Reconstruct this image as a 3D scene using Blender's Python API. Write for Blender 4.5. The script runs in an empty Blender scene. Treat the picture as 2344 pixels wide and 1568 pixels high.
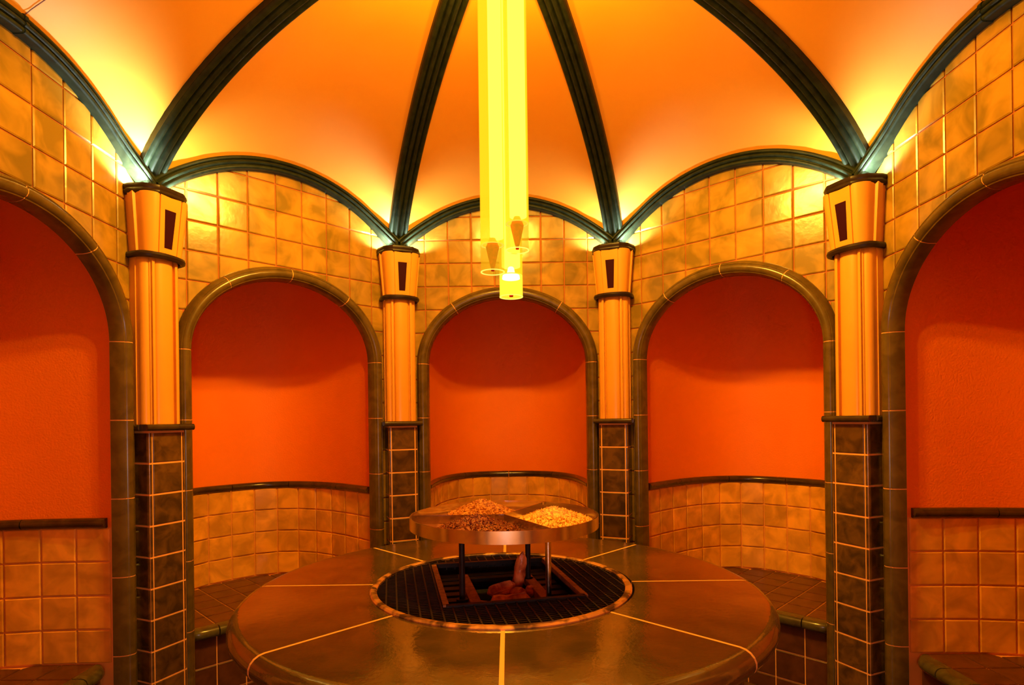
import bpy, math, random
from mathutils import Vector, Matrix
random.seed(7)
R = 1.8            # room radius to the pillar axes (metres); lengths below are in units of R
EYE = 1.5          # eye height; z values below are relative to the eye
sin, cos, pi = math.sin, math.cos, math.pi
rad = math.radians
scene = bpy.context.scene
COL = scene.collection

# ------------------------------------------------------------------ camera
cam = bpy.data.cameras.new('camera')
cam.sensor_width = 36.0
cam.lens = 36.0 * 1325 / 2344
cam.shift_x = 9 / 2344
cam.shift_y = 177 / 2344
cam.clip_start = 0.02
camo = bpy.data.objects.new('camera', cam)
COL.objects.link(camo)
camo.matrix_world = Matrix.Translation((0, -1.133 * R, EYE)) @ Matrix.Rotation(rad(90), 4, 'X') @ Matrix.Rotation(-0.0125, 4, 'Z')
scene.camera = camo
# ------------------------------------------------------------------ world, exposure
w = bpy.data.worlds.new('world'); scene.world = w; w.use_nodes = True
w.node_tree.nodes['Background'].inputs[0].default_value = (0, 0, 0, 1)
scene.view_settings.view_transform = 'Standard'
scene.view_settings.look = 'None'
scene.view_settings.gamma = 1.0
scene.view_settings.exposure = 0.0
try: scene.view_settings.use_curve_mapping = False
except Exception: pass

KEY_POWER = 78.0         # down-lights in the ceiling rose, each of three
KEY_COL = (1.0, 0.56, 0.06)
DOME_FILL_POWER = 29.0        # added orange fill around the lamp top, to brighten the dome
UP_POWER = 19.0          # bulb inside each capital
UP_COL = (0.88, 1.0, 1.05)
TUBE_E = 20.0
COOL_FILL_POWER = 22.0         # added cool light behind the camera, for highlights on tray and table edge

def point_light(name, loc, power, col, size):
    l = bpy.data.lights.new(name, 'POINT'); l.energy = power; l.color = col; l.shadow_soft_size = size
    o = bpy.data.objects.new(name, l); COL.objects.link(o)
    o.location = loc
    return o
for k in range(3):
    a = rad(60 + 120 * k)
    l = bpy.data.lights.new('down_light', 'SPOT'); l.energy = KEY_POWER; l.color = KEY_COL; l.shadow_soft_size = 0.022*R
    l.spot_size = rad(166); l.spot_blend = 0.18
    o = bpy.data.objects.new('down_light', l); COL.objects.link(o); o.location = (0.085*R*sin(a), 0.085*R*cos(a), EYE + 0.95*R)
    point_light('dome_fill_light', (0.085*R*sin(a), 0.085*R*cos(a), EYE + 0.93*R), DOME_FILL_POWER, (1.0, 0.42, 0.03), 0.02*R)
BULB = {(6, -1): 3.6, (7, -1): 1.5, (0, 1): 1.5, (1, 1): 1.5}     # some bulbs burn brighter
for k in range(8):
    a = rad(22.5 + 45 * k)
    for sx in (-1, 1):
        rr, tt = 0.962, 0.043*sx
        l = bpy.data.lights.new('capital_light', 'SPOT'); l.energy = UP_POWER/2 * BULB.get((k, sx), 1.0); l.color = UP_COL; l.shadow_soft_size = 0.006*R
        l.spot_size = rad(125); l.spot_blend = 0.7
        o = bpy.data.objects.new('capital_light', l); COL.objects.link(o)
        o.location = ((rr*sin(a)+tt*cos(a))*R, (rr*cos(a)-tt*sin(a))*R, EYE + 0.600*R)
        at, ao = 0.40*sx, 0.38       # aimed up along the wall, away from the room's centre
        o.rotation_euler = Vector((ao*sin(a)+at*cos(a), ao*cos(a)-at*sin(a), 0.75)).to_track_quat('-Z', 'Y').to_euler()
point_light('cool_fill_light', (0.04*R, -1.36*R, EYE - 0.18*R), COOL_FILL_POWER, (0.75, 0.9, 1.0), 0.035*R)

# ------------------------------------------------------------------ materials
def mat(name, c1, c2=None, scale=8.0, rough=0.4, metal=0.0, bump=0.0, bscale=40.0, spec=0.5, vary=0.0, detail=3.0, lo=0.35, hi=0.65, coat=0.0):
    m = bpy.data.materials.new(name); m.use_nodes = True
    nt = m.node_tree; b = nt.nodes['Principled BSDF']
    b.inputs['Roughness'].default_value = rough; b.inputs['Metallic'].default_value = metal
    b.inputs['Specular IOR Level'].default_value = spec
    if coat: b.inputs['Coat Weight'].default_value = coat; b.inputs['Coat Roughness'].default_value = 0.08
    g = nt.nodes.new('ShaderNodeNewGeometry')
    if c2 is None: c2 = c1
    n = nt.nodes.new('ShaderNodeTexNoise'); n.inputs['Scale'].default_value = scale; n.inputs['Detail'].default_value = detail
    n.inputs['Distortion'].default_value = 0.6
    nt.links.new(g.outputs['Position'], n.inputs['Vector'])
    r = nt.nodes.new('ShaderNodeValToRGB')
    r.color_ramp.elements[0].position = lo; r.color_ramp.elements[0].color = (*c1, 1)
    r.color_ramp.elements[1].position = hi; r.color_ramp.elements[1].color = (*c2, 1)
    nt.links.new(n.outputs['Fac'], r.inputs['Fac'])
    out = r.outputs['Color']
    if vary:
        oi = nt.nodes.new('ShaderNodeObjectInfo')
        mr = nt.nodes.new('ShaderNodeMapRange'); mr.inputs['To Min'].default_value = 1 - vary; mr.inputs['To Max'].default_value = 1 + vary
        nt.links.new(oi.outputs['Random'], mr.inputs['Value'])
        mx = nt.nodes.new('ShaderNodeVectorMath'); mx.operation = 'SCALE'
        nt.links.new(out, mx.inputs[0]); nt.links.new(mr.outputs['Result'], mx.inputs['Scale'])
        out = mx.outputs['Vector']
    nt.links.new(out, b.inputs['Base Color'])
    if bump:
        n2 = nt.nodes.new('ShaderNodeTexNoise'); n2.inputs['Scale'].default_value = bscale; n2.inputs['Detail'].default_value = 4
        nt.links.new(g.outputs['Position'], n2.inputs['Vector'])
        bp = nt.nodes.new('ShaderNodeBump'); bp.inputs['Strength'].default_value = bump; bp.inputs['Distance'].default_value = 0.01
        nt.links.new(n2.outputs['Fac'], bp.inputs['Height']); nt.links.new(bp.outputs['Normal'], b.inputs['Normal'])
    return m
def emis(name, col, strength, transp=0.0):
    m = bpy.data.materials.new(name); m.use_nodes = True
    nt = m.node_tree; nt.nodes.remove(nt.nodes['Principled BSDF'])
    o = nt.nodes['Material Output']
    e = nt.nodes.new('ShaderNodeEmission'); e.inputs[0].default_value = (*col, 1); e.inputs[1].default_value = strength
    if transp:
        t = nt.nodes.new('ShaderNodeBsdfTransparent'); mx = nt.nodes.new('ShaderNodeMixShader'); mx.inputs[0].default_value = transp
        nt.links.new(e.outputs[0], mx.inputs[1]); nt.links.new(t.outputs[0], mx.inputs[2]); nt.links.new(mx.outputs[0], o.inputs[0])
    else: nt.links.new(e.outputs[0], o.inputs[0])
    return m
M = {}
M['dome'] = mat('dome_plaster', (0.87, 0.41, 0.038), (0.89, 0.44, 0.045), 2.0, 0.42, bump=0.04, bscale=9, spec=0.3)
M['tile'] = mat('yellow_glazed_tile', (0.22, 0.135, 0.014), (0.43, 0.235, 0.026), 8.0, 0.2, bump=0.14, bscale=11, vary=0.12, spec=0.38)
M['grout_up'] = mat('ochre_grout', (0.42, 0.11, 0.012), rough=0.8)
M['niche'] = mat('red_plaster', (0.87, 0.195, 0.003), (0.90, 0.21, 0.004), 3.0, 0.55, bump=0.25, bscale=120, spec=0.25)
M['niche_tile'] = mat('lightened_glazed_tile', (0.58, 0.27, 0.022), (0.88, 0.41, 0.035), 9.0, 0.2, bump=0.1, bscale=11, vary=0.14, spec=0.5)  # same glaze as the wall tiles, colour lightened to make up for weak niche light
M['grout'] = mat('bright_orange_grout', (0.85, 0.38, 0.08), (0.95, 0.42, 0.09), 12, 0.85)
M['frame'] = mat('olive_glazed_moulding', (0.080, 0.048, 0.007), (0.125, 0.075, 0.012), 14, 0.25, bump=0.05, bscale=30, spec=0.5)
M['rail'] = mat('dark_glazed_rail', (0.035, 0.020, 0.006), (0.065, 0.038, 0.010), 14, 0.2)
M['pier'] = mat('dark_glazed_tile', (0.05, 0.026, 0.006), (0.13, 0.062, 0.011), 16, 0.22, bump=0.08, bscale=14, vary=0.2)
M['seat'] = mat('brown_seat_tile', (0.07, 0.022, 0.006), (0.115, 0.036, 0.010), 14, 0.3, bump=0.05, vary=0.12)
M['nosing'] = mat('green_glazed_nosing', (0.06, 0.045, 0.012), (0.10, 0.08, 0.02), 18, 0.2)
M['shaft'] = mat('cream_glazed_shaft', (0.74, 0.32, 0.03), (0.78, 0.34, 0.035), 5, 0.3, spec=0.4)
M['inlay'] = mat('maroon_inlay', (0.030, 0.0015, 0.007), rough=0.6, spec=0.08)
M['ring'] = mat('dark_ring_glaze', (0.018, 0.009, 0.005), (0.03, 0.016, 0.008), 20, 0.35, spec=0.25)
M['rib'] = mat('dark_green_ceramic_rib', (0.011, 0.017, 0.008), (0.020, 0.030, 0.014), 25, 0.40, spec=0.14)
M['table'] = mat('brown_green_stone', (0.055, 0.032, 0.007), (0.105, 0.050, 0.010), 7, 0.11, bump=0.05, bscale=60, detail=8, spec=0.9)
M['base'] = mat('dark_table_base', (0.03, 0.014, 0.006), (0.05, 0.02, 0.008), 9, 0.4)
M['mortar'] = mat('table_mortar', (0.72, 0.36, 0.08), rough=0.8)
M['steel'] = mat('brushed_steel', (0.55, 0.50, 0.46), (0.62, 0.57, 0.52), 30, 0.19, metal=1.0)
M['steel_in'] = mat('tray_inside', (0.22, 0.07, 0.035), (0.32, 0.12, 0.06), 12, 0.35, metal=0.5)
M['iron'] = mat('blackened_iron', (0.008, 0.005, 0.005), (0.020, 0.010, 0.009), 30, 0.5, metal=0.2, spec=0.25)
M['rust'] = mat('rusty_iron', (0.20, 0.075, 0.03), (0.38, 0.15, 0.05), 45, 0.5, metal=0.3, lo=0.4, hi=0.6)
M['brass'] = mat('worn_brass_rim', (0.10, 0.05, 0.02), (0.74, 0.36, 0.10), 15, 0.35, metal=0.6, lo=0.42, hi=0.56)
M['pit'] = mat('dark_pit', (0.012, 0.006, 0.005), rough=0.8)  # near-black floor below the grate
M['log'] = mat('reddish_log', (0.28, 0.045, 0.015), (0.85, 0.26, 0.07), 26, 0.3, bump=0.4, bscale=50)
M['herb1'] = mat('orange_brown_chips', (0.50, 0.20, 0.04), (0.75, 0.36, 0.08), 120, 0.7)
M['herb2'] = mat('pale_yellow_chips', (0.75, 0.42, 0.10), (0.95, 0.62, 0.18), 120, 0.7)
M['herb3'] = mat('dark_red_chips', (0.10, 0.02, 0.009), (0.38, 0.10, 0.022), 120, 0.7)
M['grout_low'] = mat('niche_grout', (0.80, 0.33, 0.05), rough=0.8)
M['floor'] = mat('floor_brown', (0.07, 0.03, 0.01), (0.11, 0.05, 0.015), 9, 0.3)
M['crack'] = mat('dark_seam', (0.16, 0.05, 0.01), rough=0.7)
M['tube'] = emis('lit_acrylic_tube', (1.0, 0.46, 0.008), 1.7, 0.5)
M['tube_clear'] = emis('clear_tube_end', (1.0, 0.46, 0.008), 0.95, 0.70)
M['tube_clear_lit'] = emis('bright_tube_end', (1.0, 0.72, 0.03), 1.7, 0.55)
M['core'] = emis('lit_diffuser', (1.0, 0.32, 0.022), TUBE_E)
M['rim_glow'] = emis('tube_rim', (1.0, 0.85, 0.12), 1.2)
M['glow'] = emis('candle_bulb', (1.0, 0.97, 0.55), 6)
M['bulb'] = emis('capital_bulb', (1.0, 0.98, 0.9), 20)
M['cone'] = mat('amber_cone', (0.85, 0.04, 0.006), (0.45, 0.015, 0.004), 60, 0.7, spec=0.1)
M['globe'] = emis('fill_globe_glow', (0.8, 0.9, 1.0), 3)  # glow of the added globe behind the viewer

# ------------------------------------------------------------------ helpers
def P(x, y, z): return (x*R, y*R, z*R)
def mesh(name, verts, faces, m, smooth=False, scale=True):
    me = bpy.data.meshes.new(name)
    me.from_pydata([P(*v) for v in verts] if scale else verts, [], faces)
    me.materials.append(M[m]); me.validate(); me.update()
    if smooth:
        me.polygons.foreach_set('use_smooth', [True]*len(me.polygons))
        try: me.set_sharp_from_angle(angle=rad(40))
        except Exception: pass
    return me
def ob(name, me, parent=None, loc=None, rz=None):
    o = bpy.data.objects.new(name, me); COL.objects.link(o)
    if parent: o.parent = parent
    if loc: o.location = loc
    if rz is not None: o.rotation_euler = (0, 0, rz)
    return o
def tag(o, label=None, cat=None, group=None, kind=None):
    if label: o['label'] = label
    if cat: o['category'] = cat
    if group: o['group'] = group
    if kind: o['kind'] = kind
    return o
class MB:
    def __init__(s): s.v = []; s.f = []
    def add(s, v, f):
        n = len(s.v); s.v += list(v); s.f += [tuple(i+n for i in q) for q in f]; return s
    def box(s, x0, x1, y0, y1, z0, z1):
        return s.add([(x0,y0,z0),(x1,y0,z0),(x1,y1,z0),(x0,y1,z0),(x0,y0,z1),(x1,y0,z1),(x1,y1,z1),(x0,y1,z1)],
                     [(0,3,2,1),(4,5,6,7),(0,1,5,4),(1,2,6,5),(2,3,7,6),(3,0,4,7)])
    def cyl(s, x, y, z0, z1, r0, r1=None, n=20, cap=True):
        if r1 is None: r1 = r0
        v = [(x+r0*cos(2*pi*i/n), y+r0*sin(2*pi*i/n), z0) for i in range(n)] + [(x+r1*cos(2*pi*i/n), y+r1*sin(2*pi*i/n), z1) for i in range(n)]
        f = [(i, (i+1)%n, n+(i+1)%n, n+i) for i in range(n)]
        if cap: f += [tuple(range(n-1,-1,-1)), tuple(range(n, 2*n))]
        return s.add(v, f)
    def lathe(s, prof, x=0, y=0, n=24, a0=0.0, a1=2*pi, closed=True):
        full = abs(a1-a0-2*pi) < 1e-6; m = len(prof); k = n if full else n+1
        v = [(x+r*cos(a0+(a1-a0)*i/n), y+r*sin(a0+(a1-a0)*i/n), z) for i in range(k) for r, z in prof]
        f = []
        for i in range(n):
            j = (i+1) % k
            for q in range(m if closed else m-1):
                p = (q+1) % m; f.append((i*m+q, j*m+q, j*m+p, i*m+p))
        if not full and closed: f += [tuple(range(m-1,-1,-1)), tuple((k-1)*m+q for q in range(m))]
        return s.add(v, f)
    def sweep(s, pts, Ns, Bs, prof, closed=True, caps=True):
        m = len(prof); v = []
        for p, N, B in zip(pts, Ns, Bs):
            p = Vector(p); N = Vector(N); B = Vector(B)
            for a, b in prof: v.append(tuple(p + N*a + B*b))
        f = []
        for i in range(len(pts)-1):
            for q in range(m if closed else m-1):
                r_ = (q+1) % m; f.append((i*m+q, (i+1)*m+q, (i+1)*m+r_, i*m+r_))
        if caps and closed: f += [tuple(range(m-1,-1,-1)), tuple((len(pts)-1)*m+q for q in range(m))]
        return s.add(v, f)
    def me(s, name, m, smooth=False): return mesh(name, s.v, s.f, m, smooth)

# ------------------------------------------------------------------ room geometry
T225 = rad(22.5)
RW = 1.04                       # corner radius of the wall octagon
AP = RW * cos(T225)             # apothem: wall plane distance
HALF = RW * sin(T225)           # half a wall's width
FLOOR = -EYE / R
Z0 = 0.60; RISE = 0.185; APEX = 1.065
LR = (HALF**2 + RISE**2) / (2*RISE)
def lun(u): return Z0 + RISE - LR + math.sqrt(max(LR*LR - u*u, 0))      # lunette curve
AO, BO, AI, BI, SPR = 0.327, 0.277, 0.286, 0.236, 0.204
def arch(u, a, b): return -9 if abs(u) >= a - 1e-6 else SPR + b*math.sqrt(max(0, 1-(u/a)**2))
MOD = 0.0838
G = 0.0035                      # grout width
WALLZ = 0.0640
HW, DEP, NN = 0.300, 0.504, 2.8
def dcurve(t):                  # niche plan, t in 0..1 from right jamb to left jamb
    a = pi*t; c, s_ = cos(a), sin(a)
    return (HW*math.copysign(abs(c)**(2/NN), c), AP + 0.016 + DEP*abs(s_)**(2/NN))
def ddepth(u):
    u = min(abs(u)/HW, 0.9999); return AP + 0.016 + DEP*(1-u**NN)**(1/NN)
# arc-length table of niche plan
DT = [dcurve(i/600) for i in range(601)]
DL = [0.0]
for i in range(600): DL.append(DL[-1] + math.dist(DT[i], DT[i+1]))
def dlen(L):
    L = max(0, min(L, DL[-1]-1e-9))
    lo, hi = 0, 600
    while hi - lo > 1:
        m_ = (lo+hi)//2
        if DL[m_] <= L: lo = m_
        else: hi = m_
    f = (L-DL[lo])/(DL[hi]-DL[lo])
    x = DT[lo][0]*(1-f)+DT[hi][0]*f; y = DT[lo][1]*(1-f)+DT[hi][1]*f
    tx, ty = DT[hi][0]-DT[lo][0], DT[hi][1]-DT[lo][1]; l = math.hypot(tx, ty) or 1
    return x, y, tx/l, ty/l
RAILZ = -0.254; SEATZ = RAILZ - 4*MOD

def slab_tile(cols, y0, th, bev=0.0028):
    """a tile on the wall plane y=y0 facing -y; cols = [(u, bottom, top)...]; pillowed edge"""
    n = len(cols); u0 = cols[0][0]; u1 = cols[-1][0]
    back = [(u, y0, a) for u, a, b in cols] + [(u, y0, b) for u, a, b in reversed(cols)]
    front = []
    for u, a, b in cols:
        bb = min(bev, (b-a)*0.4); uu = min(max(u, u0+bev), u1-bev) if u1-u0 > 2.5*bev else u
        front.append((uu, y0-th, a+bb))
    for u, a, b in reversed(cols):
        bb = min(bev, (b-a)*0.4); uu = min(max(u, u0+bev), u1-bev) if u1-u0 > 2.5*bev else u
        front.append((uu, y0-th, b-bb))
    k = len(back); mid = [(x, y0-th*0.55, z) for x, y, z in back]
    v = back + mid + front
    f = [(i, (i+1)%k, k+(i+1)%k, k+i) for i in range(k)] + [(k+i, k+(i+1)%k, 2*k+(i+1)%k, 2*k+i) for i in range(k)]
    # front face as strips
    for i in range(n-1): f.append((2*k+i, 2*k+i+1, 2*k+(k-2-i), 2*k+(k-1-i)))
    return v, f

def wall_tiles():
    out = []
    rows = range(-12, 10)
    cmax = int(HALF/MOD)+2
    for r in rows:
        z0, z1 = WALLZ + r*MOD + G/2, WALLZ + (r+1)*MOD - G/2
        for c in range(-cmax, cmax+1):
            u0, u1 = (c-.5)*MOD + G/2, (c+.5)*MOD - G/2
            u0, u1 = max(u0, -HALF+.004), min(u1, HALF-.004)
            if u1 - u0 < 0.006: continue
            if z1 < 0 and False: continue
            clip = lun(u0) < z1+.02 or lun(u1) < z1+.02 or arch(u0, AO, BO) > z0 or arch(u1, AO, BO) > z0 or (z0 < SPR and (abs(u0) < AO or abs(u1) < AO))
            N = 8 if clip else 1
            us = [u0 + (u1-u0)*i/N for i in range(N+1)]
            for e in (-AO, AO):
                if u0 < e < u1: us += [e]
            us = sorted(set(us))
            segs = []; cur = []
            for u in us:
                a = max(z0, arch(u, AO-.002, BO-.002)); b = min(z1, lun(u)-.006)
                if b - a > 0.004: cur.append((u, a, b))
                else:
                    if len(cur) > 1: segs.append(cur)
                    cur = []
            if len(cur) > 1: segs.append(cur)
            for sg in segs:
                if sg[-1][0]-sg[0][0] < 0.008: continue
                out.append(slab_tile(sg, AP, 0.004))
    return out

# wall substrate with the arched opening
def wall_mesh():
    mb = MB(); N = 64; us = sorted(set([-HALF-.004 + (2*HALF+.008)*i/N for i in range(N+1)] + [-AO+.012, AO-.012] + [(AO-.012)*sin(pi*(i/24-.5)) for i in range(25)]))
    a_, b_ = AO-.012, BO-.012
    for i in range(len(us)-1):
        u0, u1 = us[i], us[i+1]
        if u1-u0 < 1e-5: continue
        um = (u0+u1)/2
        if abs(um) < a_:
            f0 = SPR + b_*math.sqrt(max(0, 1-(u0/a_)**2)); f1 = SPR + b_*math.sqrt(max(0, 1-(u1/a_)**2))
        else: f0 = f1 = FLOOR
        t0, t1 = lun(u0)+.012, lun(u1)+.012
        for y, o in ((AP, 1), (AP+.012, -1)):
            q = [(u0,y,f0),(u1,y,f1),(u1,y,t1),(u0,y,t0)]
            mb.add(q if o > 0 else q[::-1], [(0,1,2,3)])
        mb.add([(u0,AP,f0),(u0,AP+.012,f0),(u1,AP+.012,f1),(u1,AP,f1)], [(0,1,2,3)])
    for s_ in (-1, 1):
        mb.add([(s_*a_,AP,FLOOR),(s_*a_,AP+.012,FLOOR),(s_*a_,AP+.012,SPR),(s_*a_,AP,SPR)], [(0,1,2,3)])
    return mb.me('wall', 'grout_up')

def niche_shell(z0, z1, cap, m, name, off=0.0):
    mb = MB(); n = 48; L = DL[-1]
    rows = []
    pts = []
    for i in range(n+1):
        x, y, tx, ty = dlen(L*i/n)
        pts.append((x - ty*off*-1*-1, y + 0, tx, ty))
    ring = [(dlen(L*i/n)[0], dlen(L*i/n)[1]) for i in range(n+1)]
    ring = [(AO-.003, AP+.0145)] + ring + [(-AO+.003, AP+.0145)]
    k = len(ring)
    v = [(x, y, z0) for x, y in ring] + [(x, y, z1) for x, y in ring]
    f = [(i, i+1, k+i+1, k+i) for i in range(k-1)]
    if cap: f.append(tuple(range(k, 2*k)))
    mb.add(v, f)
    return mb.me(name, m, True)

# arched moulding profile: (n toward the opening, d toward the room)
FP = [(0,-.003),(0,.006),(.002,.013),(.006,.020),(.0115,.0255),(.0135,.0245),(.0155,.0270),(.021,.0290),(.027,.0280),(.0325,.0245),(.0345,.0205),(.0370,.0195),(.0405,.0120),(.0425,.004),(.043,-.006),(.043,-.013),(.010,-.013),(.010,-.003)]
def frame_segments():
    segs = []
    g = 0.0013
    def jamb(s_, z0, z1):
        pts = [(s_*AO, AP, z0+g), (s_*AO, AP, z1-g)]
        if s_ > 0: pts = pts
        N = [(-s_, 0, 0)]*2; B = [(0, -1, 0)]*2
        return MB().sweep(pts, N, B, FP).me('moulding', 'frame', True)
    zs = [SPR - .193*i for i in range(7)]
    zs = [z for z in zs if z > FLOOR+.03] + [FLOOR]
    for s_ in (-1, 1):
        for a, b in zip(zs[1:], zs[:-1]): segs.append(jamb(s_, a, b))
    brk = [0, .29, .5, .71, 1]
    for a, b in zip(brk[:-1], brk[1:]):
        n = 14; pts = []; N = []; B = []
        for i in range(n+1):
            e = .003
            t = pi*(a+e/2 + (b-a-e)*i/n)
            nx, nz = -cos(t)/AO, -sin(t)/BO; l = math.hypot(nx, nz)
            pts.append((AO*cos(t), AP, SPR+BO*sin(t))); N.append((nx/l, 0, nz/l)); B.append((0,-1,0))
        segs.append(MB().sweep(pts, N, B, FP).me('moulding', 'frame', True))
    return segs
def grout_core():     # thin bright jointing seen between the moulding pieces
    prof = [(a+(.0008 if a < .02 else -.0008), b-.0008) for a, b in FP]
    pts = []; N = []; B = []
    for z in (FLOOR, SPR): pts.append((AO, AP, z)); N.append((-1,0,0)); B.append((0,-1,0))
    for i in range(1, 48):
        t = pi*i/48; nx, nz = -cos(t)/AO, -sin(t)/BO; l = math.hypot(nx, nz)
        pts.append((AO*cos(t), AP, SPR+BO*sin(t))); N.append((nx/l,0,nz/l)); B.append((0,-1,0))
    for z in (SPR, FLOOR): pts.append((-AO, AP, z)); N.append((1,0,0)); B.append((0,-1,0))
    return MB().sweep(pts, N, B, prof).me('jointing', 'grout')

def curved_tiles():
    out = []; L = DL[-1]; nc = round((L-.02)/MOD); w_ = (L-.02)/nc
    for r in range(4):
        z1 = RAILZ - r*MOD - G/2; z0 = z1 - MOD + G
        for c in range(nc):
            l0, l1 = .01 + c*w_ + G/2, .01 + (c+1)*w_ - G/2
            x0, y0, ax, ay = dlen(l0); x1, y1, bx, by = dlen(l1)
            n0 = (-(ay), ax); n1 = (-(by), bx)     # inward normal (toward the niche centre)
            th, bv = .0045, .0025
            tx, ty = x1-x0, y1-y0; l = math.hypot(tx, ty); tx /= l; ty /= l
            v = []
            for (x, y, n_, sg) in ((x0, y0, n0, 1), (x1, y1, n1, -1)):
                for z, zs in ((z0, 1), (z1, -1)):
                    v.append((x, y, z)); v.append((x+n_[0]*th*.55, y+n_[1]*th*.55, z))
                    v.append((x+n_[0]*th+tx*sg*bv, y+n_[1]*th+ty*sg*bv, z+zs*bv))
            # index: side0 bottom 0,1,2 ; side0 top 3,4,5 ; side1 bottom 6,7,8 ; side1 top 9,10,11
            f = [(2,5,11,8),(1,4,5,2),(4,10,11,5),(10,7,8,11),(7,1,2,8),(0,3,4,1),(3,9,10,4),(9,6,7,10),(6,0,1,7)]
            out.append(mesh('tile', v, f, 'niche_tile'))
    return out
def rail_segments():
    segs = []; L = DL[-1]; brk = [0.012, .16, .34, .5, .66, .84, .988]
    prof = [(.013*cos(a) + .004, .0125*sin(a)) for a in [2*pi*i/12 for i in range(12)]]
    for a, b in zip(brk[:-1], brk[1:]):
        pts = []; N = []; B = []
        for i in range(13):
            x, y, tx, ty = dlen(L*(a+.001 + (b-a-.002)*i/12))
            pts.append((x, y, RAILZ+.012)); N.append((-ty, tx, 0)); B.append((0,0,1))
        segs.append(MB().sweep(pts, N, B, prof).me('rail', 'rail', True))
    return segs

tile_defs = wall_tiles()
tile_me = [mesh('tile', v, f, 'tile') for v, f in tile_defs]
for me_ in tile_me: pass
all_tiles = MB()
for v, f in tile_defs: all_tiles.add(v, f)
all_tile_me = all_tiles.me('tile', 'tile')
wall_me = wall_mesh()
plaster_me = niche_shell(RAILZ, 0.60, True, 'niche', 'plaster')
backing_me = niche_shell(FLOOR, RAILZ, False, 'grout_low', 'backing')
frame_me = frame_segments(); joint_me = grout_core()
ctile_me = curved_tiles(); rail_me = rail_segments()

SIDES = [('back', 0), ('back_right', 45), ('right', 90), ('front_right', 135), ('front', 180), ('front_left', 225), ('left', 270), ('back_left', 315)]
walls = {}
LOC = (0, 0, EYE)
for nm, az in SIDES:
    wl = ob('wall_'+nm, wall_me, None, LOC, -rad(az)); tag(wl, kind='structure'); walls[nm] = wl
    vis = not nm.startswith('front')
    if vis:
        for me_ in tile_me: ob('tile', me_, wl)
        for me_ in ctile_me: ob('tile', me_, wl)
    else:
        tag(ob('tile', all_tile_me, wl), kind='stuff')
    ob('jointing', joint_me, wl)
    for me_ in frame_me: ob('arch_moulding', me_, wl)
    ob('niche_plaster', plaster_me, wl); ob('tile_backing', backing_me, wl)
    for me_ in rail_me: ob('niche_rail', me_, wl)

# floor
mb = MB(); n = 48
mb.add([(0,0,0)] + [(1.6*cos(2*pi*i/n), 1.6*sin(2*pi*i/n), 0) for i in range(n)], [(0, i+1, (i+1)%n+1) for i in range(n)])
tag(ob('floor', mb.me('floor', 'floor'), None, (0, 0, 0)), kind='structure')

# ceiling: umbrella dome of eight webs
def web_z(s_, phi):          # s_ = 1 at the wall, 0 at the centre; phi = angle from web centre
    u = AP*math.tan(phi); zl = lun(u)
    k = 1-abs(phi)/T225
    q = 0.70 + 0.10*k
    return zl + (APEX-zl)*max(0, 1-s_*s_)**q
mb = MB(); NP, NS = 12, 26
for k in range(8):
    base = len(mb.v); v = []
    for i in range(NP+1):
        phi = -T225 + 2*T225*i/NP
        for j in range(NS+1):
            s_ = sin(pi/2*j/NS); rr = s_*AP/cos(phi)
            a = phi + rad(45*k); v.append((rr*sin(a), rr*cos(a), web_z(s_, phi)))
    f = []
    for i in range(NP):
        for j in range(NS):
            p = i*(NS+1)+j
            f.append((p, p+1, p+NS+2, p+NS+1) if j else (p, p+1, p+NS+2))
    mb.add(v, f)
me_ = mb.me('ceiling', 'dome', True)
ceiling = tag(ob('ceiling', me_, None, LOC), kind='structure')
# hairline seams running up from the crown of the two side lunettes
for nm, az in (('left', 270), ('right', 90)):
    pts = []; Ns = []; Bs = []
    for i in range(17):
        s_ = 1 - .55*i/16; pts.append((.004*sin(i*.9), s_*AP - .001, web_z(s_, 0) - .0012)); Ns.append((1,0,0)); Bs.append((0,0,1))
    me_ = MB().sweep(pts, Ns, Bs, [(.0011*cos(a), .0011*sin(a)) for a in (0, pi/3*2, pi/3*4)]).me('seam', 'crack')
    o = ob('seam', me_, ceiling); o.rotation_euler = (0, 0, -rad(az))

# ------------------------------------------------------------------ vault ribs
def reeds(hw, n, base, h):
    prof = [(-hw, -.01), (-hw, base)]
    w_ = 2*hw/n
    for k in range(n):
        c = -hw + (k+.5)*w_
        amp = h*(1.0 if k in (0, n-1) else 1.35)
        for i in range(7):
            a = pi*(1-i/6); prof.append((c + w_*.46*cos(a), base + amp*sin(a)))
    prof += [(hw, base), (hw, -.01)]
    return prof
pil_names = {22.5: 'pillar right of the central arch', 67.5: 'right foreground pillar', 337.5: 'pillar left of the central arch', 292.5: 'left foreground pillar',
             112.5: 'pillar beyond the right edge', 157.5: 'pillar right of the entrance bay', 202.5: 'pillar left of the entrance bay', 247.5: 'pillar beyond the left edge'}
prof = reeds(.033, 4, .010, .009)
pts = []; Ns = []; Bs = []
ss = [sin(pi/2*(.02+.98*i/40)) for i in range(41)]
curve = [(s_*RW, Z0 + (APEX-Z0)*max(0, 1-s_*s_)**.7) for s_ in ss]
curve = [p for p in curve if p[1] > .62]
curve += [(.995, .615), (.985, .56)]
for i, (r_, z_) in enumerate(curve):
    a = curve[max(0, i-1)]; b = curve[min(len(curve)-1, i+1)]
    tr, tz = b[0]-a[0], b[1]-a[1]; l = math.hypot(tr, tz)
    pts.append((0, r_, z_)); Ns.append((1,0,0)); Bs.append((0, tz/l, -tr/l))
rib_me = MB().sweep(pts, Ns, Bs, prof).me('vault_rib', 'rib', True)
for k in range(8):
    az = 22.5+45*k
    o = ob('vault_rib', rib_me, None, LOC, -rad(az))
    tag(o, 'dark green reeded vault rib rising from the '+pil_names[az], 'rib', 'vault ribs')
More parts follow.
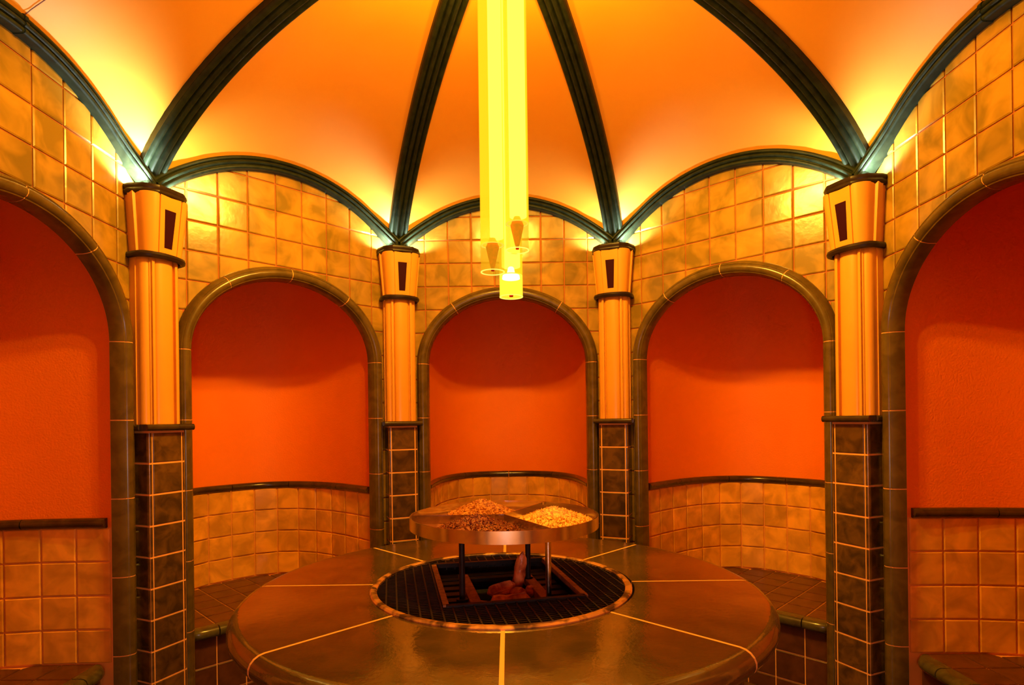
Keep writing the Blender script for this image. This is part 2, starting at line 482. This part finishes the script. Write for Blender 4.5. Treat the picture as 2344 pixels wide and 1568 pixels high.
prof = reeds(.019, 3, .020, .006)
pts = []; Ns = []; Bs = []
UM = .372
for i in range(49):
    u = -UM + 2*UM*i/48
    th = math.asin(max(-1, min(1, u/LR)))
    e = max(0, (abs(u)-.27)/.10)
    pts.append((u, AP - .002 - .022*e*e, lun(u))); Ns.append((sin(th), 0, cos(th))); Bs.append((0,-1,0))
lun_me = MB().sweep(pts, Ns, Bs, prof).me('reeded_band', 'rib', True)
collar_me = MB().sweep([( -.004, AP-.002, lun(0)), (.004, AP-.002, lun(0))], [(0,0,1)]*2, [(0,-1,0)]*2, [(a*1.07, b+.002) for a, b in prof]).me('collar', 'rib', True)
lun_names = {'back': 'over the central back arch', 'back_left': 'over the arch left of centre', 'back_right': 'over the arch right of centre', 'left': 'at the left picture edge over the left arch',
             'right': 'at the right picture edge over the right arch', 'front': 'over the entrance bay', 'front_left': 'behind the viewer on the left', 'front_right': 'behind the viewer on the right'}
for nm, az in SIDES:
    t = ob('lunette_arch', None, None, LOC, -rad(az))
    tag(t, 'dark green reeded arch band '+lun_names[nm], 'arch band', 'lunette arch bands')
    ob('reeded_band', lun_me, t)
    if nm in ('left', 'right'): ob('collar', collar_me, t)

# ------------------------------------------------------------------ pillars (local: x tangent, -y toward the room)
def plan_sweep(plan, levels, name, m, capb=True, capt=True, smooth=True):
    """plan: closed list (x,y); levels: [(z, sx, sy, offset)]"""
    mb = MB(); k = len(plan); v = []
    for z, sx, sy in levels:
        v += [(x*sx, y*sy if y < 0 else y, z) for x, y in plan]
    f = []
    for i in range(len(levels)-1):
        for j in range(k): f.append((i*k+j, i*k+(j+1)%k, (i+1)*k+(j+1)%k, (i+1)*k+j))
    if capb: f.append(tuple(range(k-1,-1,-1)))
    if capt: f.append(tuple((len(levels)-1)*k+j for j in range(k)))
    mb.add(v, f); return mb.me(name, m, smooth)
YB = .052    # back of the pillar, buried in the wall corner
half = []    # shaft plan, right half from centre
for i in range(7): a = pi/2*i/6*.94; half.append((.027*sin(a)*1.0, -.046-.012*cos(a)+.004))
half += [(.0275, -.040), (.0300, -.040), (.0302, -.050), (.0375, -.050), (.0378, -.044), (.0400, -.043)]
for i in range(6): a = i/5*pi/2; half.append((.041+.015*sin(a), -.024-.016*cos(a)))
half += [(.0555, -.014), (.0590, -.014), (.0590, YB)]
shaft_plan = [(-x, y) for x, y in reversed(half[1:])] + half
shaft_me = plan_sweep(shaft_plan, [(0.0, .94, 1), (.426, .94, 1)], 'shaft', 'shaft')
# capital: flared, flat faces with scored edges and rounded flanks
ch = [(0, -.054), (.0235, -.054), (.0240, -.0515), (.0255, -.0515), (.0260, -.054)]
for i in range(7): a = i/6*pi/2*.9; ch.append((.026+.026*sin(a), -.030-.0235*cos(a)))
ch += [(.0530, -.024), (.0530, -.020), (.0585, -.018), (.0585, -.004), (.056, -.002), (.056, YB)]
cap_plan = [(-x, y) for x, y in reversed(ch[1:])] + ch
mb = MB(); k = len(cap_plan)
CZ0, CZ1 = .432, .583
levels = [(CZ0, 1.0, 1.0), (CZ1, 1.22, 1.32)]
cap_outer = plan_sweep(cap_plan, levels, 'capital', 'shaft', True, False)
cin = [(x*.86, y*.86 if y < 0 else y) for x, y in cap_plan]
def ring_plan(pl, levels, name, m):    # closed tube around an open U plan
    mb = MB(); k = len(pl); L_ = len(levels)
    v = []
    for z, sx, sy in levels: v += [(x*sx, y*sy if y < 0 else y, z) for x, y in pl]
    f = []
    for i in range(L_):
        for j in range(k-1): f.append((i*k+j, i*k+j+1, ((i+1)%L_)*k+j+1, ((i+1)%L_)*k+j))
    f += [tuple(i*k for i in range(L_)), tuple(i*k+k-1 for i in reversed(range(L_)))]
    mb.add(v, f); return mb.me(name, m, True)
rp = []
for i in range(15):
    a = pi*(i/14) ; x = -cos(a)*.058; y = -.012 - .046*sin(a)**.75
    rp.append((x, y))
rp = [(-.058, YB)] + rp + [(.058, YB)]
lv = []
for i in range(8):
    a = 2*pi*i/8; lv.append((.429 + .0085*sin(a), 1.06+.12*cos(a), 1.04+.13*cos(a)))
neck_me = ring_plan(rp, lv, 'neck_ring', 'ring')
ropl = [(-.068, YB), (-.070, -.012), (-.058, -.044), (-.0565, -.047), (-.032, -.0675), (-.030, -.0675), (0, -.0695), (.030, -.0675), (.032, -.0675), (.0565, -.047), (.058, -.044), (.070, -.012), (.068, YB)]
lv = []
for z, d in ((.577, -.035), (.582, .055), (.588, .075), (.592, .05), (.598, .085), (.603, .07), (.604, -.02), (.600, -.10), (.575, -.12)): lv.append((z, 1+d, 1+d))
rim_me = ring_plan(ropl, lv, 'rim', 'ring')
# lining of the open cup
cup_me = plan_sweep(cap_plan, [(.555, 1.06, 1.12), (CZ1, 1.14, 1.24)], 'cup_lining', 'shaft', True, False)
def lerpcap(z): t = (z-CZ0)/(CZ1-CZ0); return -.054*(1+.32*t)
za, zb = .452, .548
inlay_me = MB().add([(-.0105, lerpcap(za)-.0004, za), (.0105, lerpcap(za)-.0004, za), (.0155, lerpcap(zb)-.0004, zb), (-.0155, lerpcap(zb)-.0004, zb),
                     (-.0100, lerpcap(za)+.004, za), (.0100, lerpcap(za)+.004, za), (.0150, lerpcap(zb)+.004, zb), (-.0150, lerpcap(zb)+.004, zb)],
                    [(0,1,2,3),(4,7,6,5),(0,4,5,1),(1,5,6,2),(2,6,7,3),(3,7,4,0)]).me('inlay', 'inlay')
bulb_me = MB().lathe([(0.0001, .578), (.006, .579), (.008, .583), (.006, .587), (.0001, .588)], n=12, closed=False).me('bulb', 'bulb', True)
def rbox(x0, x1, y0, y1, z0, z1, r=.006, axis='x'):
    """bar whose front (-y) long edge is a half-round nosing"""
    prof = [(y1, z0), (y1, z1), (y0+r, z1)]
    for i in range(1, 7): a = pi/2 + pi*i/7; prof.append((y0+r+r*cos(a), (z0+z1)/2+(z1-z0)/2*sin(a)))
    prof.append((y0+r, z0))
    k = len(prof); v = [(x0, y, z) for y, z in prof] + [(x1, y, z) for y, z in prof]
    f = [(i, (i+1)%k, k+(i+1)%k, k+i) for i in range(k)] + [tuple(range(k-1,-1,-1)), tuple(range(k, 2*k))]
    return v, f
LT = -.0165
def rot(v, q):   # quarter turns about z
    return [((x, y, z), (-y, x, z), (-x, -y, z), (y, -x, z))[q] for x, y, z in v]
lv_, lf_ = rbox(-.066, .066, -.070, -.040, LT, .0); ledge_front = mesh('ledge', lv_, lf_, 'rail', True)
lv_, lf_ = rbox(-.039, .06, -.070, .0, LT, -.0003)
ledge_r = mesh('ledge', rot(lv_, 1), lf_, 'rail', True)
ledge_l = mesh('ledge', rot([(-x if False else x, y, z) for x, y, z in rbox(-.06, .039, -.070, .0, LT, -.0003)[0]], 3), lf_, 'rail', True)
pier_core = MB().box(-.0495, .0495, -.0495, YB, FLOOR, LT).me('pier', 'grout')
PM = .0790; PG = .0050
def ptile_front(z0, z1): return slab_tile([(-.0395, z0, z1), (.0395, z0, z1)], -.0495, .0022, .0015)
pf_me = mesh('tile', *ptile_front(0, PM-PG), 'pier')
v_, f_ = slab_tile([(-.0455, 0, PM-PG), (.040, 0, PM-PG)], -.0495, .0022, .002)
ps_r = mesh('tile', rot(v_, 1), f_, 'pier')       # faces +x
v_, f_ = slab_tile([(-.040, 0, PM-PG), (.0455, 0, PM-PG)], -.0495, .0022, .002)
ps_l = mesh('tile', rot(v_, 3), f_, 'pier')
cr = []
for i in range(7): a = pi/2*i/6; cr.append((.0435+.0085*sin(a), -.0432-.0085*cos(a)))
cr += [(.048, -.0425), (.0435, -.048)]
def corner(s_):
    pl = [(s_*x, y) for x, y in cr]
    if s_ < 0: pl = pl[::-1]
    return plan_sweep(pl, [(0, 1, 1), (PM-PG, 1, 1)], 'corner_tile', 'pier')
pc_r, pc_l = corner(1), corner(-1)
pil_label = {22.5: 'orange fluted pillar on dark tiled pier just right of the central back arch', 67.5: 'large orange fluted pillar in the right foreground with dark tiled pier',
             337.5: 'orange fluted pillar on dark tiled pier just left of the central back arch', 292.5: 'large orange fluted pillar in the left foreground with dark tiled pier',
             112.5: 'orange pillar outside the picture on the right', 157.5: 'orange pillar behind the viewer on the right', 202.5: 'orange pillar behind the viewer on the left', 247.5: 'orange pillar outside the picture on the left'}
for k in range(8):
    az = 22.5+45*k; a = rad(az)
    t = ob('pillar', None, None, (R*sin(a), R*cos(a), 0), -a)
    tag(t, pil_label[az], 'pillar', 'pillars at the corners of the room')
    def part(n_, me__, par=t):
        o = ob(n_, me__, par)
        if par is t: o.location = (0, 0 if n_ == 'capital' else .006*R, EYE)
        return o
    part('shaft', shaft_me)
    c_ = part('capital', cap_outer)
    part('inlay', inlay_me, c_); part('neck_ring', neck_me, c_); part('rim', rim_me, c_); part('cup_lining', cup_me, c_)
    for sx in (-1, 1):
        b_ = part('bulb', bulb_me, c_); b_.location = (.043*R*sx, -.038*R, 0)
    for me_ in (ledge_front, ledge_r, ledge_l): part('ledge', me_)
    p_ = part('pier', pier_core)
    if 60 < az < 300 and az not in (67.5, 292.5): continue
    z = LT - .0035
    for r_ in range(11):
        z -= PM
        if z < FLOOR: break
        for n_, me_ in (('tile', pf_me), ('tile', ps_r), ('tile', ps_l), ('corner_tile', pc_r), ('corner_tile', pc_l)):
            o = part(n_, me_, p_); o.location = (0, 0, (z+PG/2)*R)

# ------------------------------------------------------------------ benches
BF = AP + .022            # front edge of the seat (wall local y)
BHW = HW - .006
def bench_parts():
    seats = []; fronts = []; noses = []
    # seat tiles
    rows = [BF+.040] + [BF+.040+MOD*i for i in range(1, 7)]
    for c in range(-4, 5):
        u0, u1 = (c-.5)*MOD+G/2, (c+.5)*MOD-G/2
        u0, u1 = max(u0, -BHW), min(u1, BHW)
        if u1-u0 < .01: continue
        for y0, y1 in zip(rows[:-1], rows[1:]):
            cols = []
            for i in range(5):
                u = u0+(u1-u0)*i/4; b = min(y1-G, ddepth(min(abs(u), HW*.999))-.008)
                if b-y0 > .006: cols.append((u, y0, b))
            if len(cols) < 2: continue
            v, f = slab_tile(cols, 0, .003, .002)     # faces -y -> rotate to face +z
            v = [(x, z, -y + SEATZ-.003) for x, y, z in v]
            seats.append(mesh('seat_tile', v, [tuple(reversed(q)) for q in f], 'seat'))
        # nosing piece
        z1 = SEATZ; z0 = SEATZ-.030; y0 = BF; y1 = BF+.038; r = .014
        if abs(c) == 4 or u1 >= BHW or u0 <= -BHW: pass
        prof = [(y1, z0), (y1, z1), (y0+r, z1)] + [(y0+r+r*cos(pi/2+pi*i/7), (z0+z1)/2+(z1-z0)/2*sin(pi/2+pi*i/7)) for i in range(1, 7)] + [(y0+r, z0)]
        k = len(prof); N = 5; v = []
        for i in range(N+1):
            u = u0+(u1-u0)*i/N; e = max(0, (abs(u)-.245)/(BHW-.245)); sh = .030*(1-math.sqrt(max(0, 1-e*e)))
            v += [(u, min(y+sh, y1), z) for y, z in prof]
        f = [(i*k+j, i*k+(j+1)%k, (i+1)*k+(j+1)%k, (i+1)*k+j) for i in range(N) for j in range(k)] + [tuple(range(k-1,-1,-1)), tuple(range(N*k, N*k+k))]
        noses.append(mesh('nosing', v, f, 'nosing', True))
        z = SEATZ-.033
        for r_ in range(3):
            zz1 = z - r_*MOD - G/2; zz0 = max(zz1-MOD+G, FLOOR)
            if zz1-zz0 < .01: continue
            fronts.append(mesh('front_tile', *slab_tile([(u0, zz0, zz1), (u1, zz0, zz1)], BF+.030, .003, .002), 'seat'))
    mb = MB()
    n = 30; us = [BHW*.999*sin(pi*(i/n-.5)) for i in range(n+1)]
    for i in range(n):
        a, b = us[i], us[i+1]; ya, yb = ddepth(a)-.002, ddepth(b)-.002; yf = BF+.0302
        mb.add([(a,yf,SEATZ-.0034),(b,yf,SEATZ-.0034),(b,yb,SEATZ-.0034),(a,ya,SEATZ-.0034)], [(0,1,2,3)])
        mb.add([(a,yf,FLOOR),(b,yf,FLOOR),(b,yf,SEATZ-.0034),(a,yf,SEATZ-.0034)], [(0,1,2,3)])
    return seats, noses, fronts, mb.me('core', 'grout')
seats, noses, fronts, bcore = bench_parts()
bl = {'back': 'tiled bench in the central back niche behind the round table', 'back_left': 'brown tiled bench in the niche left of the round table', 'back_right': 'brown tiled bench in the niche right of the round table',
      'left': 'tiled bench at the bottom left picture corner in the left niche', 'right': 'tiled bench at the bottom right picture corner in the right niche'}
for nm, az in SIDES:
    if nm not in bl: continue
    t = ob('bench', None, None, (0, 0, 0), -rad(az)); tag(t, bl[nm], 'bench', 'benches in the niches')
    for n_, lst in (('core', [bcore]), ('seat_tile', seats), ('nosing', noses), ('front_tile', fronts)):
        for me_ in lst: ob(n_, me_, t).location = (0, 0, EYE)

# ------------------------------------------------------------------ round table
TZ = -.319; TR = .490; GR = .250
t = ob('round_table', None, None, (-.012*R, 0, 0)); tag(t, 'large round brown stone table with pale joints and a fire grate in its centre', 'table')
prof = [(GR, TZ-.035), (GR, TZ), (.467, TZ)]
for i in range(1, 9): a = pi/2 - pi*i/9; prof.append((.467+.023*cos(a)*1.0, TZ-.020+.020*sin(a)))
prof.append((.467, TZ-.040))
for k in range(8):
    a0 = -pi/2 + pi/4*k; g = .0045
    n = 14; m_ = len(prof); v = []; gw = .0033      # parallel joints: half width gw
    for i in range(n+1):
        for r_, z_ in prof:
            e = gw/r_; a = a0+e + (pi/4-2*e)*i/n; v.append((r_*cos(a), r_*sin(a), z_))
    f = [(i*m_+q, (i+1)*m_+q, (i+1)*m_+(q+1)%m_, i*m_+(q+1)%m_) for i in range(n) for q in range(m_)]
    f += [tuple(range(m_-1,-1,-1)), tuple(n*m_+q for q in range(m_))]
    sm = MB().add(v, f)
    o = ob('slab', sm.me('slab', 'table', True), t); o.location = (0, 0, EYE)
pm = [(r_+(.0006 if r_ < .3 else -.0006), z_-.0005) for r_, z_ in prof]
ob('mortar', MB().lathe(pm, n=64).me('mortar', 'mortar'), t).location = (0, 0, EYE)
mb = MB().lathe([(.430, FLOOR), (.430, TZ-.038), (.30, TZ-.038), (.30, FLOOR)], n=64)
ob('base', mb.me('base', 'base', True), t).location = (0, 0, EYE)
for k in range(24):
    a0 = 2*pi*k/24
    mb = MB().lathe([(.4305, TZ-.045-.20), (.4345, TZ-.045-.20), (.4345, TZ-.047), (.4305, TZ-.047)], n=4, a0=a0+.006, a1=a0+2*pi/24-.006)
    ob('base_tile', mb.me('base_tile', 'pier'), t).location = (0, 0, EYE)

# ------------------------------------------------------------------ fire grate set in the table
gt = ob('fire_grate', None, None, (-.017*R, -.006*R, EYE+TZ*R)); tag(gt, 'round black iron grate with worn brass rim sunk in the round table', 'grate')
ob('rim', MB().lathe([(.2365, -.004), (.2365, .003), (.239, .005), (.2465, .005), (.2495, .002), (.2495, -.004)], n=72).me('rim', 'brass', True), gt)
ob('skirt', MB().lathe([(.2490, -.05), (.2490, -.002), (.244, -.002), (.244, -.05)], n=64).me('skirt', 'iron', True), gt)
GA = rad(11.5); HC = (.0005, .032); HX, HY = .125, .146
ca, sa = cos(GA), sin(GA)
def gl(x, y, z=0): return (HC[0]+x*ca-y*sa, HC[1]+x*sa+y*ca, z)
def inhole(x, y, m=0): return abs(x) < HX+m and abs(y) < HY+m
mb = MB()
def bar(x0, y0, x1, y1, w_, z0, z1, B=None):
    """clip to the disc, box in grate-local axes"""
    B = B or mb
    q = [gl(x0-(w_ if x0 == x1 else 0), y0-(w_ if y0 == y1 else 0)), gl(x1+(w_ if x0 == x1 else 0), y0-(w_ if y0 == y1 else 0)),
         gl(x1+(w_ if x0 == x1 else 0), y1+(w_ if y0 == y1 else 0)), gl(x0-(w_ if x0 == x1 else 0), y1+(w_ if y0 == y1 else 0))]
    B.add([(x, y, z0) for x, y, _ in q] + [(x, y, z1) for x, y, _ in q], [(0,3,2,1),(4,5,6,7),(0,1,5,4),(1,2,6,5),(2,3,7,6),(3,0,4,7)])
Rg = .2375
# centre of the disc in local coordinates
lx0, ly0 = -(HC[0]*ca+HC[1]*sa), -(-HC[0]*sa+HC[1]*ca)
def spans(c, horizontal):
    lo_c = (ly0 if horizontal else lx0); o_c = (lx0 if horizontal else ly0)
    d = c-lo_c
    if abs(d) > Rg-.004: return []
    h = math.sqrt(Rg*Rg-d*d); s0, s1 = o_c-h, o_c+h
    lim, oth = (HY, HX) if horizontal else (HX, HY)
    if abs(c) < lim: return [(a, b) for a, b in ((s0, -oth), (oth, s1)) if b-a > .006]
    return [(s0, s1)]
c = -.30
while c < .30:
    for a, b in spans(c, True): bar(a, c, b, c, .0011, -.006, .0)
    c += .0088
c = -.30
while c < .30:
    for a, b in spans(c, False): bar(c, a, c, b, .0014, -.012, .0012)
    c += .0185
ob('mesh_bars', mb.me('mesh_bars', 'iron'), gt)['kind'] = 'stuff'
# frame of the rectangular hole: four bars
for x0, y0, x1, y1, m_ in ((-HX, -HY, -HX, HY*.96, 'rust'), (HX, -HY, HX, HY, 'rust'), (-HX, -HY, HX, -HY, 'iron'), (-HX, HY, HX, HY, 'iron')):
    b_ = MB(); bar(x0, y0, x1, y1, .0052, -.006, .0030, b_); ob('frame_bar', b_.me('frame_bar', m_), gt)
# sunken inner pan: slats left and right, plates front and back
PZ = -.022
for sx in (-1, 1):
    for i in range(7):
        y = -.115 + i*.038
        b_ = MB(); bar(sx*.094-.028, y, sx*.094+.028, y, .011, PZ-.006, PZ, b_); ob('slat', b_.me('slat', 'iron'), gt)
    b_ = MB(); bar(sx*.066, -.10, sx*.066, .10, .010, PZ-.004, PZ+.010, b_); ob('inner_bar', b_.me('inner_bar', 'rust'), gt)
for sy in (-1, 1):
    for j in range(2):
        y = sy*(.098+.026*j)
        b_ = MB(); bar(-.12, y, .12, y, .0105, PZ-.006, PZ+.002, b_); ob('inner_plate', b_.me('inner_plate', 'iron'), gt)
b_ = MB(); b_.lathe([(.0001, -.085), (.2435, -.085), (.2435, -.080), (.0001, -.080)], n=40, closed=True)
ob('ash_pan', b_.me('ash_pan', 'pit'), gt)

# logs in the pit
def lump(name, c_, ax, ln, r0, r1, seed, label, cat, group):
    rnd = random.Random(seed); ax = Vector(ax).normalized(); up = Vector((0,0,1)) if abs(ax.z) < .9 else Vector((1,0,0))
    n1 = ax.cross(up).normalized(); n2 = ax.cross(n1)
    v = []; K = 10; S = 7
    ph = [rnd.uniform(.8, 1.15) for _ in range(K)]
    for i in range(S+1):
        t_ = i/S; e = math.sqrt(max(.02, 1-abs(2*t_-1)**8)); rr = (r0*(1-t_)+r1*t_)*e
        for j in range(K):
            a = 2*pi*j/K; q = rr*ph[j]*rnd.uniform(.88, 1.1)
            p = ax*((t_-.5)*ln) + n1*(q*cos(a)) + n2*(q*sin(a)); v.append(tuple(p))
    f = [(i*K+j, i*K+(j+1)%K, (i+1)*K+(j+1)%K, (i+1)*K+j) for i in range(S) for j in range(K)] + [tuple(range(K-1,-1,-1)), tuple(S*K+j for j in range(K))]
    o = ob(name, mesh(name, v, f, 'log', True), None, (c_[0]*R, c_[1]*R, EYE+(TZ+c_[2])*R)); tag(o, label, cat, group)
lump('log', (.020, .062, .006), (.18, -.1, 1), .085, .013, .010, 1, 'reddish log standing upright at the back of the fire pit', 'log', 'logs in the fire pit')
lump('log', (-.018, .030, -.020), (1, .35, .25), .060, .014, .012, 2, 'short reddish log lying left of the upright log', 'log', 'logs in the fire pit')
lump('log', (.012, .012, -.024), (.6, -.9, .2), .070, .011, .010, 3, 'glossy red log leaning toward the viewer between the others', 'log', 'logs in the fire pit')
lump('log', (.000, -.035, -.030), (1, .1, .1), .085, .019, .016, 4, 'large rounded log at the front of the fire pit', 'log', 'logs in the fire pit')
lump('log', (.045, .028, -.024), (.5, 1, -.2), .060, .012, .009, 5, 'dark log behind right in the fire pit', 'log', 'logs in the fire pit')
lump('log', (-.055, -.030, -.030), (1, -.4, .05), .050, .007, .004, 6, 'thin dark stick at the front left of the fire pit', 'log', 'logs in the fire pit')

# ------------------------------------------------------------------ herb tray
SZ = -.183
tr = ob('herb_tray', None, None, (-.010*R, 0, EYE+(TZ-.016)*R)); tag(tr, 'round steel tray on three thin legs above the fire grate', 'tray')
OFF = SZ-(TZ-.016)
TRr = .183
ob('rim', MB().lathe([(TRr-.0022, OFF-.0222), (TRr, OFF-.0222), (TRr, OFF), (TRr-.0022, OFF)], n=96).me('rim', 'steel', True), tr)
ob('pan', MB().lathe([(.0001, OFF-.0212), (TRr-.0005, OFF-.0212), (TRr-.0005, OFF-.0185), (.0001, OFF-.0185)], n=64).me('pan', 'steel_in', True), tr)
for ang in (181, 298, 62):
    a = rad(ang); mb = MB(); w_ = .0009; L0 = TRr-.003
    dx, dy = cos(a), sin(a); nx, ny = -dy*w_, dx*w_
    q = [(nx, ny), (-nx, -ny), (dx*L0-nx, dy*L0-ny), (dx*L0+nx, dy*L0+ny)]
    mb.add([(x, y, OFF-.0185) for x, y in q] + [(x, y, OFF-.0015) for x, y in q], [(0,3,2,1),(4,5,6,7),(0,1,5,4),(1,2,6,5),(2,3,7,6),(3,0,4,7)])
    ob('divider', mb.me('divider', 'steel'), tr)
    mb = MB(); cx_, cy_ = dx*(L0-.006), dy*(L0-.006)
    mb.cyl(cx_+.004, cy_, OFF-.006, OFF-.001, .004, n=10)
    ob('clip', mb.me('clip', 'steel'), tr)
for x, y, m_ in ((-.079, -.058, 'iron'), (.081, -.062, 'steel'), (.048, .078, 'iron')):
    mb = MB().cyl(x, y, 0.0, OFF-.0212, .0055, n=18); mb.cyl(x, y, .0, .004, .011, n=18)
    ob('leg', mb.me('leg', m_, True), tr)
def heap(name, a0, a1, rc, m_, label, peak, seed, sharp=1.0, n=1500, shift=0.0):
    rnd = random.Random(seed); a0, a1 = rad(a0), rad(a1); mb = MB()
    am = (a0+a1)/2; cx_, cy_ = rc*cos(am), rc*sin(am)
    base = OFF_Z
    rh = .078
    def h(x, y):
        d = math.hypot(x-cx_, y-cy_)/rh
        # distance to the two dividers keeps the heap in its sector
        r_ = math.hypot(x, y); an = math.atan2(y, x)
        da = (an-a0) % (2*pi); da2 = (a1-an) % (2*pi)
        if da > (a1-a0) or r_ > TRr-.008: return -1
        s_ = min(r_*sin(min(da, pi/2)), r_*sin(min(da2, pi/2)))
        return peak*max(0, 1-d)**.85*min(1, s_/.028+.25) - .0
    N = 22
    g = {}
    v = []; f = []
    for i in range(N+1):
        for j in range(N+1):
            x, y = cx_-rh+2*rh*i/N, cy_-rh+2*rh*j/N; hh = h(x, y)
            if hh >= 0: g[i, j] = len(v); v.append((x, y, base+hh+.0005))
    for i in range(N):
        for j in range(N):
            q = [(i,j),(i+1,j),(i+1,j+1),(i,j+1)]
            if all(p in g for p in q): f.append(tuple(g[p] for p in q))
    mb.add(v, f)
    cnt = 0
    while cnt < n:
        rr = rh*math.sqrt(rnd.random()); aa = rnd.uniform(0, 2*pi); x, y = cx_+rr*cos(aa), cy_+rr*sin(aa); hh = h(x, y)
        if hh < 0: cnt += 1; continue
        cnt += 1
        s_ = rnd.uniform(.0016, .0034); z_ = base+hh+s_*.3
        d = [Vector((rnd.gauss(0,1), rnd.gauss(0,1), rnd.gauss(0,1))).normalized() for _ in range(3)]
        p = Vector((x, y, z_)); e = [d[0]*s_*1.5, -d[0]*s_*1.5, d[1]*s_*.8, -d[1]*s_*.8, d[2]*s_*.7, -d[2]*s_*.7]
        mb.add([tuple(p+k_) for k_ in e], [(0,2,4),(2,1,4),(1,3,4),(3,0,4),(2,0,5),(1,2,5),(3,1,5),(0,3,5)])
    o = ob(name, mb.me(name, m_), None, (-.010*R, 0, EYE)); tag(o, label, 'herbs', 'herb heaps on the tray', 'stuff')
OFF_Z = SZ-.0185
heap('herb_heap', 62, 181, .088, 'herb1', 'orange-brown heap of dried chips at the back left of the tray', .036, 1, n=1700)
heap('herb_heap', -62, 62, .098, 'herb2', 'pale yellow heap of dried chips in the right section of the tray', .030, 2, n=1700)
heap('herb_heap', 181, 298, .098, 'herb3', 'dark red-brown heap of dried chips in the front section of the tray', .030, 3, n=1700)

# ------------------------------------------------------------------ hanging lamp of three tubes
lm = ob('tube_lamp', None, None, (0, 0, EYE)); tag(lm, 'glowing yellow hanging lamp of three long acrylic tubes over the table', 'lamp')
LTOP = 1.045
for x, y, zb_, rr, lit in ((-.026, -.012, .2855, .0232, False), (.0222, -.008, .328, .0228, False), (.0095, .032, .2465, .0233, True)):
    zd = zb_ + (.052 if not lit else .043)
    tb = ob('tube', MB().lathe([(rr, zd), (rr, LTOP), (rr-.0012, LTOP), (rr-.0012, zd)], x, y, n=32).me('tube', 'tube', True), lm)
    ob('tube_end', MB().lathe([(rr, zb_), (rr, zd), (rr-.0012, zd), (rr-.0012, zb_)], x, y, n=32).me('tube_end', 'tube_clear_lit' if lit else 'tube_clear', True), tb)
    ob('end_ring', MB().lathe([(rr+.0004, zb_), (rr+.0004, zb_+.0015), (rr-.0022, zb_+.0015), (rr-.0022, zb_)], x, y, n=32).me('end_ring', 'rim_glow', True), tb)
    ob('inner_ring', MB().lathe([(rr-.0014, zd), (rr-.0014, zd+.0015), (rr-.0032, zd+.0015), (rr-.0032, zd)], x, y, n=32).me('inner_ring', 'rim_glow', True), tb)
    if lit:
        ob('diffuser', MB().cyl(x, y, zd+.018, LTOP-.01, rr*.80, n=24).me('diffuser', 'core', True), tb)
        ob('glow_bulb', MB().lathe([(.0001, zd+.022), (.006, zd+.016), (.008, zd+.006), (.017, zd+.001), (.018, zd-.006), (.0001, zd-.006)], x, y, n=20, closed=False).me('glow_bulb', 'glow', True), tb)
        ob('stud', MB().cyl(x, y, zb_+.001, zb_+.006, .004, n=12).me('stud', 'cone', True), tb)
    else:
        ob('diffuser', MB().cyl(x+(rr*.36 if x < 0 else rr*.1), y, zd+.014, LTOP-.01, rr*(.56 if x < 0 else .72), n=24).me('diffuser', 'core', True), tb)
        ob('cone', MB().lathe([(.0001, zd+.022), (.0035, zd+.020), (.011, zd+.002), (.013, zd-.003), (.0115, zd-.010), (.0042, zb_+.010), (.0001, zb_+.008)], x, y, n=20, closed=False).me('cone', 'cone', True), tb)
        ob('stud', MB().cyl(x, y, zb_+.003, zb_+.012, .0034, n=12).me('stud', 'cone', True), tb)
ob('ceiling_rose', MB().lathe([(.0001, 1.058), (.11, 1.046), (.12, 1.030), (.0001, 1.030)], n=40, closed=False).me('ceiling_rose', 'brass', True), lm)

# added globe, standing in for the source of the cool light behind the viewer
gl_ = ob('fill_globe', MB().lathe([(.0001, -.026)] + [(.026*sin(pi*i/10), -.026*cos(pi*i/10)) for i in range(1, 10)] + [(.0001, .026)], n=20, closed=False).me('fill_globe', 'globe', True), None, (0.04*R, -1.42*R, EYE-.18*R))
tag(gl_, 'added glowing globe standing in for cool light from behind the viewer', 'lamp')
